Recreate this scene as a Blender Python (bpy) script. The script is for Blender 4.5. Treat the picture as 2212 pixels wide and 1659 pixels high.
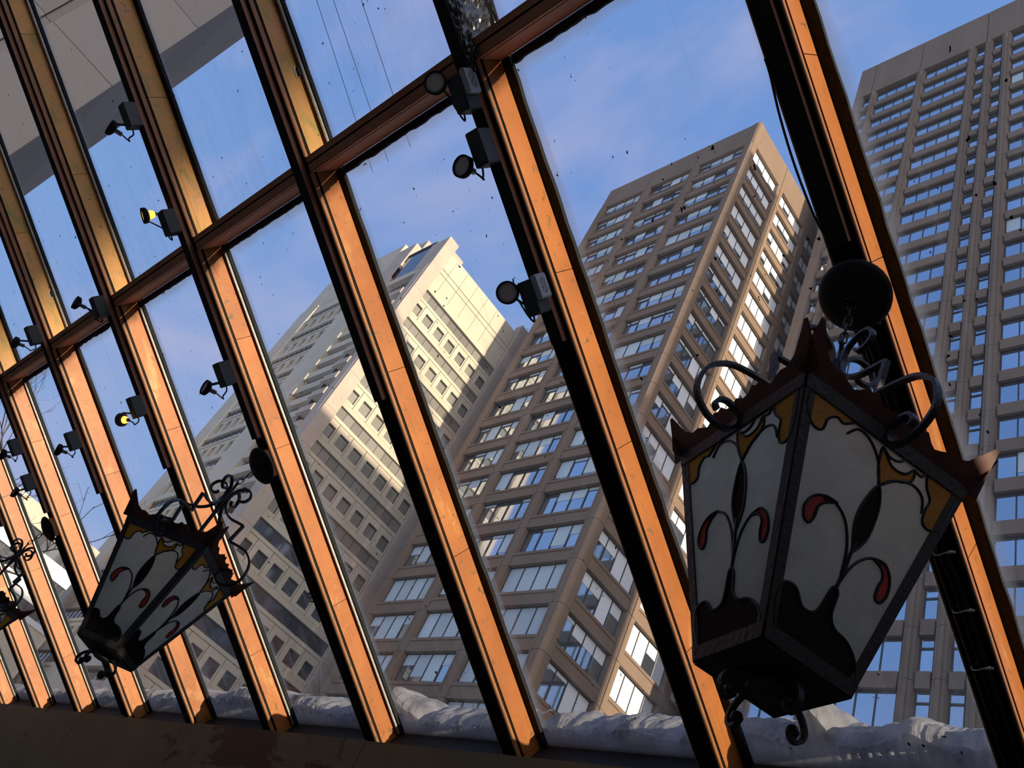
import bpy, math, random
from mathutils import Vector, Matrix, noise
sc = bpy.context.scene
for o in list(bpy.data.objects): bpy.data.objects.remove(o)
COL = sc.collection
# ------------------------------------------------------------------ camera
cam_d = bpy.data.cameras.new('camera'); cam = bpy.data.objects.new('camera', cam_d); COL.objects.link(cam)
R_ = Vector((0.71306655, 0.58687449, 0.38355499)); U_ = Vector((0.21664246, -0.70474854, 0.67557053))
F_ = Vector((-0.66678493, 0.39863245, 0.62967454))
cam.matrix_world = Matrix(((R_.x, U_.x, -F_.x, 0), (R_.y, U_.y, -F_.y, 0), (R_.z, U_.z, -F_.z, 0), (0, 0, 0, 1)))
cam_d.sensor_width = 36; cam_d.lens = 1852.857 / 2212 * 36; cam_d.clip_start = .05; cam_d.clip_end = 2000
sc.camera = cam
# ------------------------------------------------------------------ light
SUN_EL = math.radians(11.1)
SUN = Vector((math.cos(SUN_EL), 0.0, math.sin(SUN_EL)))          # towards the sun
sl = bpy.data.lights.new('sun', 'SUN'); sl.energy = 5.9; sl.angle = math.radians(.6); sl.color = (1, .87, .66)
so = bpy.data.objects.new('sun', sl); COL.objects.link(so); so.location = (60, 0, 40)
so.rotation_euler = SUN.to_track_quat('Z', 'Y').to_euler()
w = bpy.data.worlds.new('sky'); sc.world = w; w.use_nodes = True
nt = w.node_tree; nt.nodes.clear()
def N(t, **k):
    n = nt.nodes.new(t)
    for a, b in k.items(): setattr(n, a, b)
    return n
def sky():
    L = nt.links.new
    tc = N('ShaderNodeTexCoord'); sep = N('ShaderNodeSeparateXYZ'); L(tc.outputs['Generated'], sep.inputs[0])
    grad = N('ShaderNodeValToRGB'); L(sep.outputs['Z'], grad.inputs[0])
    e = grad.color_ramp.elements
    e[0].position = 0.0; e[0].color = (.36, .46, .64, 1); e[1].position = .8; e[1].color = (.165, .31, .66, 1)
    m = e.new(.35); m.color = (.23, .38, .69, 1)
    mp = N('ShaderNodeMapping'); mp.inputs['Scale'].default_value = (1.4, 2.4, 2.0); mp.inputs['Rotation'].default_value = (.3, .5, .6)
    L(tc.outputs['Generated'], mp.inputs[0])
    n1 = N('ShaderNodeTexNoise'); n1.inputs['Scale'].default_value = 1.9; n1.inputs['Detail'].default_value = 4; n1.inputs['Roughness'].default_value = .55
    n1.inputs['Distortion'].default_value = .5
    L(mp.outputs[0], n1.inputs['Vector'])
    cr = N('ShaderNodeValToRGB'); L(n1.outputs['Fac'], cr.inputs[0])
    cr.color_ramp.elements[0].position = .48; cr.color_ramp.elements[0].color = (0, 0, 0, 1)
    cr.color_ramp.elements[1].position = .78; cr.color_ramp.elements[1].color = (.75, .75, .75, 1)
    mx = N('ShaderNodeMixRGB'); L(cr.outputs[0], mx.inputs[0]); L(grad.outputs[0], mx.inputs[1]); mx.inputs[2].default_value = (.50, .49, .68, 1)
    # brightening of the sky around the low sun
    dot = N('ShaderNodeVectorMath', operation='DOT_PRODUCT'); L(tc.outputs['Generated'], dot.inputs[0]); dot.inputs[1].default_value = SUN
    cl = N('ShaderNodeMath', operation='MAXIMUM'); L(dot.outputs['Value'], cl.inputs[0]); cl.inputs[1].default_value = 0
    pw = N('ShaderNodeMath', operation='POWER'); L(cl.outputs[0], pw.inputs[0]); pw.inputs[1].default_value = 6
    gl = N('ShaderNodeMixRGB'); gl.blend_type = 'ADD'; L(pw.outputs[0], gl.inputs[0]); L(mx.outputs[0], gl.inputs[1]); gl.inputs[2].default_value = (2.3, 1.9, 1.35, 1)
    bg = N('ShaderNodeBackground'); L(gl.outputs[0], bg.inputs[0]); bg.inputs[1].default_value = 1.0
    out = N('ShaderNodeOutputWorld'); L(bg.outputs[0], out.inputs[0])
sky()
vs = sc.view_settings; vs.view_transform = 'Standard'; vs.look = 'None'; vs.gamma = 1; vs.exposure = 0.12; vs.use_curve_mapping = False
sc.cycles.adaptive_threshold = .03; sc.cycles.max_bounces = 6; sc.cycles.diffuse_bounces = 3; sc.cycles.glossy_bounces = 3; sc.cycles.transmission_bounces = 5; sc.cycles.transparent_max_bounces = 6

# ------------------------------------------------------------------ helpers
class MB:
    def __init__(s): s.v = []; s.f = []
    def box(s, x0, x1, y0, y1, z0, z1):
        b = len(s.v)
        s.v += [(x0,y0,z0),(x1,y0,z0),(x1,y1,z0),(x0,y1,z0),(x0,y0,z1),(x1,y0,z1),(x1,y1,z1),(x0,y1,z1)]
        s.f += [(b+3,b+2,b+1,b),(b+4,b+5,b+6,b+7),(b,b+1,b+5,b+4),(b+1,b+2,b+6,b+5),(b+2,b+3,b+7,b+6),(b+3,b,b+4,b+7)]
        return s
    def bbox(s, x0, x1, y0, y1, z0, z1, c):
        """box with the long vertical edges (z) chamfered by c"""
        p = [(x0+c,y0),(x1-c,y0),(x1,y0+c),(x1,y1-c),(x1-c,y1),(x0+c,y1),(x0,y1-c),(x0,y0+c)]
        return s.prism(p, z0, z1)
    def prism(s, poly, z0, z1, fn=None):
        n = len(poly); b = len(s.v)
        g = fn or (lambda x, y, z: (x, y, z))
        s.v += [g(p[0], p[1], z0) for p in poly] + [g(p[0], p[1], z1) for p in poly]
        s.f.append(tuple(b+i for i in reversed(range(n)))); s.f.append(tuple(b+n+i for i in range(n)))
        for i in range(n):
            j = (i+1) % n; s.f.append((b+i, b+j, b+n+j, b+n+i))
        return s
    def tube(s, path, r, n=6, closed=False, flat=None):
        P = [Vector(p) for p in path]; m = len(P)
        rr = r if isinstance(r, (list, tuple)) else [r]*m
        b = len(s.v); up = None
        for i in range(m):
            a = P[i-1] if (i > 0 or closed) else P[i]; c = P[(i+1) % m] if (i < m-1 or closed) else P[i]
            t = (c-a)
            t = t.normalized() if t.length > 1e-9 else Vector((0,0,1))
            if flat is not None: up = Vector(flat)
            elif up is None: up = Vector((0,0,1)) if abs(t.z) < .9 else Vector((1,0,0))
            up = (up - t*up.dot(t))
            up = up.normalized() if up.length > 1e-6 else t.orthogonal().normalized()
            sd = t.cross(up)
            for k in range(n):
                an = 2*math.pi*(k+.5)/n
                s.v.append(tuple(P[i] + (sd*math.cos(an) + up*math.sin(an))*rr[i]))
        for i in range(m if closed else m-1):
            i2 = (i+1) % m
            for k in range(n):
                k2 = (k+1) % n
                s.f.append((b+i*n+k, b+i*n+k2, b+i2*n+k2, b+i2*n+k))
        if not closed:
            s.f.append(tuple(b+k for k in reversed(range(n)))); s.f.append(tuple(b+(m-1)*n+k for k in range(n)))
        return s
    def bar(s, path, wid, thk, side):
        """flat bar: width along 'side', thickness across"""
        P = [Vector(p) for p in path]; m = len(P); sd = Vector(side).normalized(); b = len(s.v)
        for i in range(m):
            a = P[max(i-1,0)]; c = P[min(i+1,m-1)]; t = (c-a).normalized(); nn = t.cross(sd).normalized()
            if 0 < i < m-1:
                d1 = (P[i]-P[i-1]).normalized(); d2 = (P[i+1]-P[i]).normalized(); co = max(.45, math.sqrt(max(0, (1+d1.dot(d2))/2)))
            else: co = 1
            for (p, q) in ((-1,-1),(1,-1),(1,1),(-1,1)):
                s.v.append(tuple(P[i] + sd*(p*wid/2) + nn*(q*thk/2/co)))
        for i in range(m-1):
            for k in range(4):
                k2 = (k+1) % 4; s.f.append((b+i*4+k, b+i*4+k2, b+(i+1)*4+k2, b+(i+1)*4+k))
        s.f.append((b+3,b+2,b+1,b)); e = b+(m-1)*4; s.f.append((e,e+1,e+2,e+3))
        return s
    def lathe(s, prof, n=20, fn=None):
        b = len(s.v); g = fn or (lambda x,y,z: (x,y,z)); m = len(prof)
        for (r, z) in prof:
            for k in range(n):
                a = 2*math.pi*k/n; s.v.append(g(r*math.cos(a), r*math.sin(a), z))
        for i in range(m-1):
            for k in range(n):
                k2 = (k+1) % n; s.f.append((b+i*n+k, b+i*n+k2, b+(i+1)*n+k2, b+(i+1)*n+k))
        s.f.append(tuple(b+k for k in reversed(range(n)))); s.f.append(tuple(b+(m-1)*n+k for k in range(n)))
        return s
    def mesh(s, name, mat):
        me = bpy.data.meshes.new(name); me.from_pydata([tuple(p) for p in s.v], [], s.f); me.update()
        me.materials.append(mat); return me
    def build(s, name, mat, parent=None, smooth=False):
        me = s.mesh(name, mat)
        if smooth: me.polygons.foreach_set('use_smooth', [True]*len(me.polygons))
        return link(name, me, parent)
def link(name, me, parent=None, loc=None):
    o = bpy.data.objects.new(name, me); COL.objects.link(o)
    if parent is not None: o.parent = parent
    if loc is not None: o.location = loc
    return o
def tag(o, label=None, cat=None, group=None, kind=None):
    for k, v in (('label', label), ('category', cat), ('group', group), ('kind', kind)):
        if v: o[k] = v
    return o
def empty(name, loc=(0,0,0), rot=None, label=None, cat=None, group=None, kind=None):
    o = bpy.data.objects.new(name, None); COL.objects.link(o); o.empty_display_size = .1
    if rot is not None: o.matrix_world = Matrix.Translation(loc) @ rot.to_4x4()
    else: o.location = loc
    return tag(o, label, cat, group, kind)
def spline(pts, n=8):
    """Catmull-Rom through pts"""
    out = []; P = [Vector(p) for p in pts]
    for i in range(len(P)-1):
        p0 = P[max(i-1,0)]; p1 = P[i]; p2 = P[i+1]; p3 = P[min(i+2,len(P)-1)]
        for k in range(n):
            t = k/n
            out.append(.5*((2*p1)+(p2-p0)*t+(2*p0-5*p1+4*p2-p3)*t*t+(3*p1-p0-3*p2+p3)*t**3))
    out.append(P[-1]); return out

# ------------------------------------------------------------------ materials
def mat(name, col, rough=.6, metal=0.0, var=None, vscale=6, bump=0, bscale=40, spec=.4, extra=None, stretch=(1,1,1), trans=0, rnd=0, emit=None):
    m = bpy.data.materials.new(name); m.use_nodes = True; t = m.node_tree; L = t.links.new
    b = t.nodes['Principled BSDF']
    b.inputs['Roughness'].default_value = rough; b.inputs['Metallic'].default_value = metal
    b.inputs['Specular IOR Level'].default_value = spec
    b.inputs['Base Color'].default_value = (*col, 1)
    if trans: b.inputs['Transmission Weight'].default_value = trans
    if emit: b.inputs['Emission Color'].default_value = (*emit[:3], 1); b.inputs['Emission Strength'].default_value = emit[3]
    tc = t.nodes.new('ShaderNodeTexCoord'); mp = t.nodes.new('ShaderNodeMapping'); mp.inputs['Scale'].default_value = stretch
    L(tc.outputs['Object'], mp.inputs[0])
    oi = t.nodes.new('ShaderNodeObjectInfo')
    add = t.nodes.new('ShaderNodeVectorMath'); L(mp.outputs[0], add.inputs[0])
    sc_ = t.nodes.new('ShaderNodeVectorMath'); sc_.operation = 'SCALE'; L(oi.outputs['Location'], sc_.inputs[0]); sc_.inputs['Scale'].default_value = .731
    L(sc_.outputs[0], add.inputs[1]); vec = add.outputs[0]
    cur = None
    if var:
        n = t.nodes.new('ShaderNodeTexNoise'); n.inputs['Scale'].default_value = vscale; n.inputs['Detail'].default_value = 6; n.inputs['Roughness'].default_value = .6
        L(vec, n.inputs['Vector'])
        r = t.nodes.new('ShaderNodeValToRGB'); r.color_ramp.elements[0].position = .35; r.color_ramp.elements[1].position = .68
        r.color_ramp.elements[0].color = (*var, 1); r.color_ramp.elements[1].color = (*col, 1)
        L(n.outputs['Fac'], r.inputs[0]); cur = r.outputs[0]
    if extra:                                  # (colour, scale, lo, hi, stretch) stains and light streaks
        for (ec, es, lo, hi, st) in extra:
            mp2 = t.nodes.new('ShaderNodeMapping'); mp2.inputs['Scale'].default_value = st; L(vec, mp2.inputs[0])
            n = t.nodes.new('ShaderNodeTexNoise'); n.inputs['Scale'].default_value = es; n.inputs['Detail'].default_value = 8; n.inputs['Distortion'].default_value = .6
            n.inputs['Roughness'].default_value = .65
            L(mp2.outputs[0], n.inputs['Vector'])
            r = t.nodes.new('ShaderNodeValToRGB'); r.color_ramp.elements[0].position = lo; r.color_ramp.elements[0].color = (0,0,0,1)
            r.color_ramp.elements[1].position = hi; r.color_ramp.elements[1].color = (1,1,1,1); L(n.outputs['Fac'], r.inputs[0])
            mx = t.nodes.new('ShaderNodeMixRGB'); L(r.outputs[0], mx.inputs[0]); mx.inputs[2].default_value = (*ec, 1)
            if cur: L(cur, mx.inputs[1])
            else: mx.inputs[1].default_value = (*col, 1)
            cur = mx.outputs[0]
    if rnd:
        hv = t.nodes.new('ShaderNodeHueSaturation')
        mr = t.nodes.new('ShaderNodeMapRange'); L(oi.outputs['Random'], mr.inputs[0]); mr.inputs[3].default_value = 1-rnd; mr.inputs[4].default_value = 1+rnd
        L(mr.outputs[0], hv.inputs['Value'])
        if cur: L(cur, hv.inputs['Color'])
        else: hv.inputs['Color'].default_value = (*col, 1)
        cur = hv.outputs[0]
    if cur: L(cur, b.inputs['Base Color'])
    if bump:
        n = t.nodes.new('ShaderNodeTexNoise'); n.inputs['Scale'].default_value = bscale; n.inputs['Detail'].default_value = 4
        L(vec, n.inputs['Vector'])
        bp = t.nodes.new('ShaderNodeBump'); bp.inputs['Strength'].default_value = bump; bp.inputs['Distance'].default_value = .02
        L(n.outputs['Fac'], bp.inputs['Height']); L(bp.outputs[0], b.inputs['Normal'])
    return m
COPPER = mat('copper_sheet', (.43, .142, .028), .48, .08, var=(.335, .103, .020), vscale=4, bump=.12, bscale=9, spec=.5, rnd=.06,
             extra=[((.60, .33, .11), 2.6, .57, .74, (1, 1, 2)), ((.13, .085, .03), 9, .60, .68, (1, 3.5, 3)), ((.07, .04, .02), 60, .68, .74, (1, 1, 1))])
COPPER_E = mat('copper_edge_strip', (.40, .155, .040), .5, .08, var=(.31, .112, .027), vscale=9, spec=.5,
               extra=[((.15, .13, .06), 14, .57, .66, (1, 2, 1))])
COPPER_P = mat('copper_patinated', (.84, .40, .125), .55, .1, var=(.66, .35, .10), vscale=4, bump=.1, bscale=9, spec=.4, rnd=.06,
               extra=[((.42, .33, .10), 5, .52, .68, (1, 1.2, 3)), ((.80, .36, .19), 3, .56, .7, (1, 1, 1)), ((.16, .13, .07), 9, .62, .70, (1, 3.0, 3))])
BRONZE = mat('dark_bronze', (.012, .007, .005), .6, .1, var=(.008, .005, .004), vscale=8, spec=.15)
BRONZE_T = mat('bronze_tray', (.52, .24, .145), .55, .1, var=(.40, .17, .10), vscale=12)
PURL = mat('purlin_copper', (.66, .28, .135), .5, .1, var=(.52, .21, .10), vscale=6)
BLACK = mat('black_rubber', (.012, .011, .010), .7)
RUBBER = mat('weathered_gasket', (.009, .009, .0085), .8, bump=.5, bscale=60)
SILVER = mat('aluminium_bead', (.80, .79, .76), .45, .1, var=(.60, .59, .56), vscale=60)
PLASTIC = mat('black_plastic_film', (.02, .02, .022), .22, 0, spec=.8)
IRON = mat('black_wrought_iron', (.028, .027, .027), .45, .4, spec=.5, bump=.2, bscale=120)
IRON_F = mat('dark_frame_iron', (.05, .048, .045), .5, .4, spec=.5, bump=.15, bscale=90)
TIN = mat('rust_painted_tin', (.115, .036, .02), .55, .15, var=(.07, .022, .014), vscale=18)
LEAD = mat('lead_came', (.02, .019, .018), .5, .3)
def glassy(name, col, tr=.45, rough=.35, bscale=160, gl=.06, bst=.5, lo=.72, vs_=18):
    m = bpy.data.materials.new(name); m.use_nodes = True; t = m.node_tree; L = t.links.new; t.nodes.clear()
    tc = t.nodes.new('ShaderNodeTexCoord'); n = t.nodes.new('ShaderNodeTexNoise'); n.inputs['Scale'].default_value = bscale; n.inputs['Detail'].default_value = 3
    L(tc.outputs['Object'], n.inputs['Vector'])
    n2 = t.nodes.new('ShaderNodeTexNoise'); n2.inputs['Scale'].default_value = vs_; n2.inputs['Detail'].default_value = 5; L(tc.outputs['Object'], n2.inputs['Vector'])
    mx = t.nodes.new('ShaderNodeMixRGB'); L(n2.outputs['Fac'], mx.inputs[0]); mx.inputs[1].default_value = (*[c*lo for c in col], 1); mx.inputs[2].default_value = (*[min(1, c*1.2) for c in col], 1)
    bp = t.nodes.new('ShaderNodeBump'); bp.inputs['Strength'].default_value = bst; bp.inputs['Distance'].default_value = .004; L(n.outputs['Fac'], bp.inputs['Height'])
    d = t.nodes.new('ShaderNodeBsdfDiffuse'); L(mx.outputs[0], d.inputs[0]); L(bp.outputs[0], d.inputs['Normal'])
    tl = t.nodes.new('ShaderNodeBsdfTranslucent'); L(mx.outputs[0], tl.inputs[0])
    g = t.nodes.new('ShaderNodeBsdfGlossy'); g.inputs['Roughness'].default_value = rough; L(bp.outputs[0], g.inputs['Normal'])
    a = t.nodes.new('ShaderNodeMixShader'); a.inputs[0].default_value = tr; L(d.outputs[0], a.inputs[1]); L(tl.outputs[0], a.inputs[2])
    fr = t.nodes.new('ShaderNodeMixShader'); fr.inputs[0].default_value = gl; L(a.outputs[0], fr.inputs[1]); L(g.outputs[0], fr.inputs[2])
    o = t.nodes.new('ShaderNodeOutputMaterial'); L(fr.outputs[0], o.inputs[0]); return m
G_WHITE = glassy('opal_glass', (.93, .86, .66), .6)
G_AMBER = glassy('amber_glass', (.92, .50, .03), .6)
G_RED = glassy('red_glass', (.85, .08, .04), .6)
G_DARK = glassy('brown_glass', (.028, .017, .013), .5, gl=.02)
SNOW = glassy('old_snow', (.56, .54, .56), .6, .6, 60, .02, 1.0, .22, 13)
def pane_mat(name, tint, haze=.05, edge=.5, drips=.10):
    m = bpy.data.materials.new(name); m.use_nodes = True; t = m.node_tree; L = t.links.new; t.nodes.clear()
    def M(op, a, b=None):
        n = t.nodes.new('ShaderNodeMath'); n.operation = op
        for i, x in enumerate((a, b)):
            if x is None: continue
            if isinstance(x, (int, float)): n.inputs[i].default_value = x
            else: L(x, n.inputs[i])
        return n.outputs[0]
    tc = t.nodes.new('ShaderNodeTexCoord'); sp = t.nodes.new('ShaderNodeSeparateXYZ'); L(tc.outputs['Generated'], sp.inputs[0])
    ob = tc.outputs['Object']; oi = t.nodes.new('ShaderNodeObjectInfo')
    ad = t.nodes.new('ShaderNodeVectorMath'); L(ob, ad.inputs[0]); L(oi.outputs['Location'], ad.inputs[1]); vec = ad.outputs[0]
    def noise_(scale, st, det=3, dist=0):
        mp = t.nodes.new('ShaderNodeMapping'); mp.inputs['Scale'].default_value = st; L(vec, mp.inputs[0])
        n = t.nodes.new('ShaderNodeTexNoise'); n.inputs['Scale'].default_value = scale; n.inputs['Detail'].default_value = det; n.inputs['Distortion'].default_value = dist
        L(mp.outputs[0], n.inputs['Vector']); return n.outputs['Fac']
    def ramp(x, a, b):
        r = t.nodes.new('ShaderNodeMapRange'); L(x, r.inputs[0]); r.inputs[1].default_value = a; r.inputs[2].default_value = b; r.clamp = True; return r.outputs[0]
    x, y = sp.outputs['X'], sp.outputs['Y']
    ex = M('MINIMUM', x, M('SUBTRACT', 1, x)); ey = M('MINIMUM', y, M('SUBTRACT', 1, y))
    e1 = M('MULTIPLY', ex, .82); e2 = M('MULTIPLY', ey, 2.2)
    ed = M('MINIMUM', e1, e2)
    ed = M('ADD', ed, M('MULTIPLY', M('SUBTRACT', noise_(14, (1, .4, 1)), .5), .035))
    film = M('MULTIPLY', ramp(ed, .062, .012), edge)                          # grime collected along the gaskets
    low = M('MULTIPLY', M('MULTIPLY', ramp(y, .42, .0), ramp(noise_(7, (2.2, .5, 1), 4, 1), .42, .75)), .14)   # splashes low on the pane
    drip = M('MULTIPLY', ramp(noise_(30, (1, .03, 1), 1), .66, .80), drips)     # long run marks
    mist = haze*.5
    f = M('ADD', M('ADD', film, low), M('ADD', drip, mist))
    f = M('MINIMUM', M('MULTIPLY', f, 1.3), .85)
    speck = ramp(noise_(46, (1, .7, 1), 2), .735, .755)
    tr = t.nodes.new('ShaderNodeBsdfTransparent'); tr.inputs[0].default_value = (*tint, 1)
    d = t.nodes.new('ShaderNodeBsdfDiffuse'); d.inputs[0].default_value = (.42, .42, .42, 1)
    tl = t.nodes.new('ShaderNodeBsdfTranslucent'); tl.inputs[0].default_value = (.55, .55, .54, 1)
    dm = t.nodes.new('ShaderNodeMixShader'); dm.inputs[0].default_value = .6; L(d.outputs[0], dm.inputs[1]); L(tl.outputs[0], dm.inputs[2])
    mx = t.nodes.new('ShaderNodeMixShader'); L(f, mx.inputs[0]); L(tr.outputs[0], mx.inputs[1]); L(dm.outputs[0], mx.inputs[2])
    dk = t.nodes.new('ShaderNodeBsdfDiffuse'); dk.inputs[0].default_value = (.02, .02, .02, 1)
    m2 = t.nodes.new('ShaderNodeMixShader'); L(speck, m2.inputs[0]); L(mx.outputs[0], m2.inputs[1]); L(dk.outputs[0], m2.inputs[2])
    gl = t.nodes.new('ShaderNodeBsdfGlossy'); gl.inputs['Roughness'].default_value = .03
    m3 = t.nodes.new('ShaderNodeMixShader'); m3.inputs[0].default_value = .03; L(m2.outputs[0], m3.inputs[1]); L(gl.outputs[0], m3.inputs[2])
    o = t.nodes.new('ShaderNodeOutputMaterial'); L(m3.outputs[0], o.inputs[0]); return m
CLEAR = bpy.data.materials.new('clear_glass_face'); CLEAR.use_nodes = True; _t = CLEAR.node_tree; _t.nodes.clear()
_a = _t.nodes.new('ShaderNodeBsdfTransparent'); _a.inputs[0].default_value = (.985, .988, .99, 1); _o = _t.nodes.new('ShaderNodeOutputMaterial'); _t.links.new(_a.outputs[0], _o.inputs[0])
PANE = pane_mat('dirty_roof_glass', (.95, .96, .98), .06, .55)
PANE_UP = pane_mat('dirty_roof_glass_upper', (.95, .95, .97), .03, .4, .035)
STONE = mat('veined_stone', (.20, .155, .065), .6, 0, var=(.145, .11, .043), vscale=2.2, bump=.05, bscale=60,
            extra=[((.075, .038, .013), 1.6, .56, .60, (.8, 1, 2.2))])
FLOOR = mat('floor_stone', (.38, .34, .28), .6, var=(.33, .29, .24))
WALL = mat('interior_plaster', (.45, .41, .34), .8, var=(.40, .36, .30))
GROUND = mat('snowy_ground', (.20, .20, .21), .9, var=(.09, .09, .095), vscale=.4)
ENC = mat('grey_enamel', (.075, .08, .075), .5, .1, spec=.4)
ENC_W = mat('white_enclosure', (.56, .57, .56), .45)
LENS = mat('lamp_lens', (.80, .74, .66), .35, 0, spec=.7, bump=.3, bscale=300)
CHROME = mat('lamp_socket', (.55, .53, .50), .3, .8)
PRINT = mat('label_print', (.14, .14, .14), .6)
ZIP = mat('white_zip_tie', (.7, .7, .66), .5)
WIRE = mat('black_cable', (.012, .012, .012), .5)
BULB = mat('lit_bulb', (1, .7, .3), .4, emit=(1, .42, .06, 2.4))
LENS_ON = mat('lit_lens', (.9, .6, .2), .3, emit=(1, .50, .06, 1.0))
CONC2 = mat('brown_concrete', (.265, .175, .115), .9, var=(.215, .143, .094), vscale=.25, rnd=.05, stretch=(1,1,.3))
CONC3 = mat('grey_brown_concrete', (.26, .18, .125), .9, var=(.21, .146, .10), vscale=.22, rnd=.05, stretch=(1,1,.25),
            extra=[((.33, .28, .23), 1.2, .6, .75, (1, 1, .05))])  # pale upright streaks put the grazing sun on the piers into the colour
CONC1 = mat('cream_concrete', (.62, .52, .385), .9, var=(.54, .45, .33), vscale=.3, rnd=.04)
CONC1B = mat('pink_ribbed_concrete', (.54, .42, .33), .9, var=(.47, .365, .285), vscale=.5)
CONC0 = mat('grey_panel_concrete', (.32, .265, .21), .9, var=(.30, .26, .23), vscale=.2, rnd=.08)
WGLASS = mat('blue_window_glass', (.52, .61, .70), .05, .95, rnd=.10, spec=.5)
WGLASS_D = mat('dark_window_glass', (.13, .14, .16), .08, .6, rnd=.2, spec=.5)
WSTRIP = mat('sunlit_strip_glass', (.22, .20, .17), .3, 0, rnd=.25, spec=.6)
WPALE = mat('sunlit_window_glass', (.23, .21, .175), .35, 0, rnd=.12, spec=.6)
BLIND = mat('pale_roller_blind', (.62, .67, .66), .8, rnd=.12)
BLIND_REFL = mat('white_reflection_blind', (.86, .87, .88), .8, rnd=.08)
MULL = mat('dark_mullion', (.06, .055, .05), .5, .2)
REVEAL = mat('window_reveal', (.12, .105, .095), .9)
BARK = mat('bare_bark', (.07, .055, .05), .9)
WHITEB = mat('white_render', (.75, .74, .70), .9)

# ------------------------------------------------------------------ glazing frame of reference: x along the wall, v up the slope, d inwards
TH = math.radians(28.8807); S0 = 2.1309
GX = Vector((1,0,0)); GV = Vector((0, -math.cos(TH), math.sin(TH))); GN = Vector((0, math.sin(TH), math.cos(TH)))
GM = Matrix((GX, GV, -GN)).transposed()
def G(x, v, d=0.0): return GN*(S0-d) + GX*x + GV*v
XR = lambda i: -.69321 - .9*i
V0, V1 = -1.565, 3.1; PV1, PV0 = .905, .845
FIN_W = .075; GD = -.118                                      # rafter width, depth of the glass
# ------------------------------------------------------------------ the room
def room():
    y_f = 2.30
    b = MB(); b.box(-13, 2.2, -2.2, 2.6, -1.75, -1.65); tag(b.build('floor', FLOOR), 'dark stone floor of the glazed hall', 'floor', kind='structure')
    b = MB(); b.box(-13, 2.2, -2.3, -2.0, -1.65, 3.6); tag(b.build('wall_back', WALL), 'plain inner wall where the glass roof ends', 'wall', kind='structure')
    # stone dado under the glazing, in slabs
    root = empty('wall_stone', (0, y_f, 0), label='dark veined stone wall along the foot of the glass roof', cat='wall', kind='structure')
    xs = [2.2, 1.6, .0, -1.7, -3.35, -5.0, -6.65, -8.3, -9.95, -13]
    for i in range(len(xs)-1):
        b = MB(); b.box(xs[i+1]+.003, xs[i]-.003, -.04, .22, -1.65, 1.082+.004*math.sin(i*2.1)); b.build('stone_slab', STONE, root)
    b = MB()
    pts = [G(3.3, V0, .1), G(3.3, V1, .1)]
    for nm, x, lb in (('wall_right', 2.03, 'right hand gable wall under the glass roof'), ('wall_left', -12.6, 'far left gable wall under the glass roof')):
        a, c = G(0, V0, .05), G(0, V1, .05)
        p = [(2.5, -1.65), (2.5, a.z), (a.y, a.z), (c.y, c.z), (-2.2, c.z), (-2.2, -1.65)]
        b = MB(); b.prism(p, 0, .12, lambda y, z, t: (x+t, y, z)); tag(b.build(nm, WALL), lb, 'wall', kind='structure')
    # black sill rail
    b = MB(); b.box(-12.4, 2.0, V0-.07, V0+.017, GD-.02, .035); o = b.build('trim_1', BLACK); o.matrix_world = Matrix.Translation(G(0,0,0)) @ GM.to_4x4()
    tag(o, 'black sill rail at the foot of the glass roof', 'trim', kind='structure')
    b = MB(); b.box(-12.4, 2.0, V1-.02, V1+.3, GD-.02, .12); o = b.build('ceiling', WALL); o.matrix_world = Matrix.Translation(G(0,0,0)) @ GM.to_4x4()
    tag(o, 'solid strip of ceiling above the glass roof', 'ceiling', kind='structure')
room()
def place(o, x, v, d=0.0): o.matrix_world = Matrix.Translation(G(x, v, d)) @ GM.to_4x4()
# ------------------------------------------------------------------ rafters
RL = {-3: 'copper rafter furthest to the right, beyond the view', -2: 'copper rafter second from the right hand gable wall', -1: 'copper rafter just right of the large lantern rafter',
 0: 'thick copper rafter nearest the camera, carrying the large lantern', 1: 'copper rafter with three grey lamp boxes and crumpled black film at its top',
 2: 'copper rafter with a small black clip above the purlin and no lamps', 3: 'copper rafter carrying the middle stained glass lantern and three emergency lamps',
 4: 'copper rafter just left of the middle lantern rafter, with a lit lamp below the purlin', 5: 'copper rafter with a small clip, second left of the middle lantern',
 6: 'copper rafter carrying the leftmost lantern', 7: 'copper rafter one place left of the leftmost lantern rafter', 8: 'copper rafter second left of the leftmost lantern rafter',
 9: 'copper rafter third left of the leftmost lantern rafter', 10: 'copper rafter fourth left of the leftmost lantern rafter', 11: 'copper rafter closest to the far left gable wall'}
rng = random.Random(4)
core = MB().box(-FIN_W, -.004, V0, V1, -.104, .0255).mesh('core', BRONZE)
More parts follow.
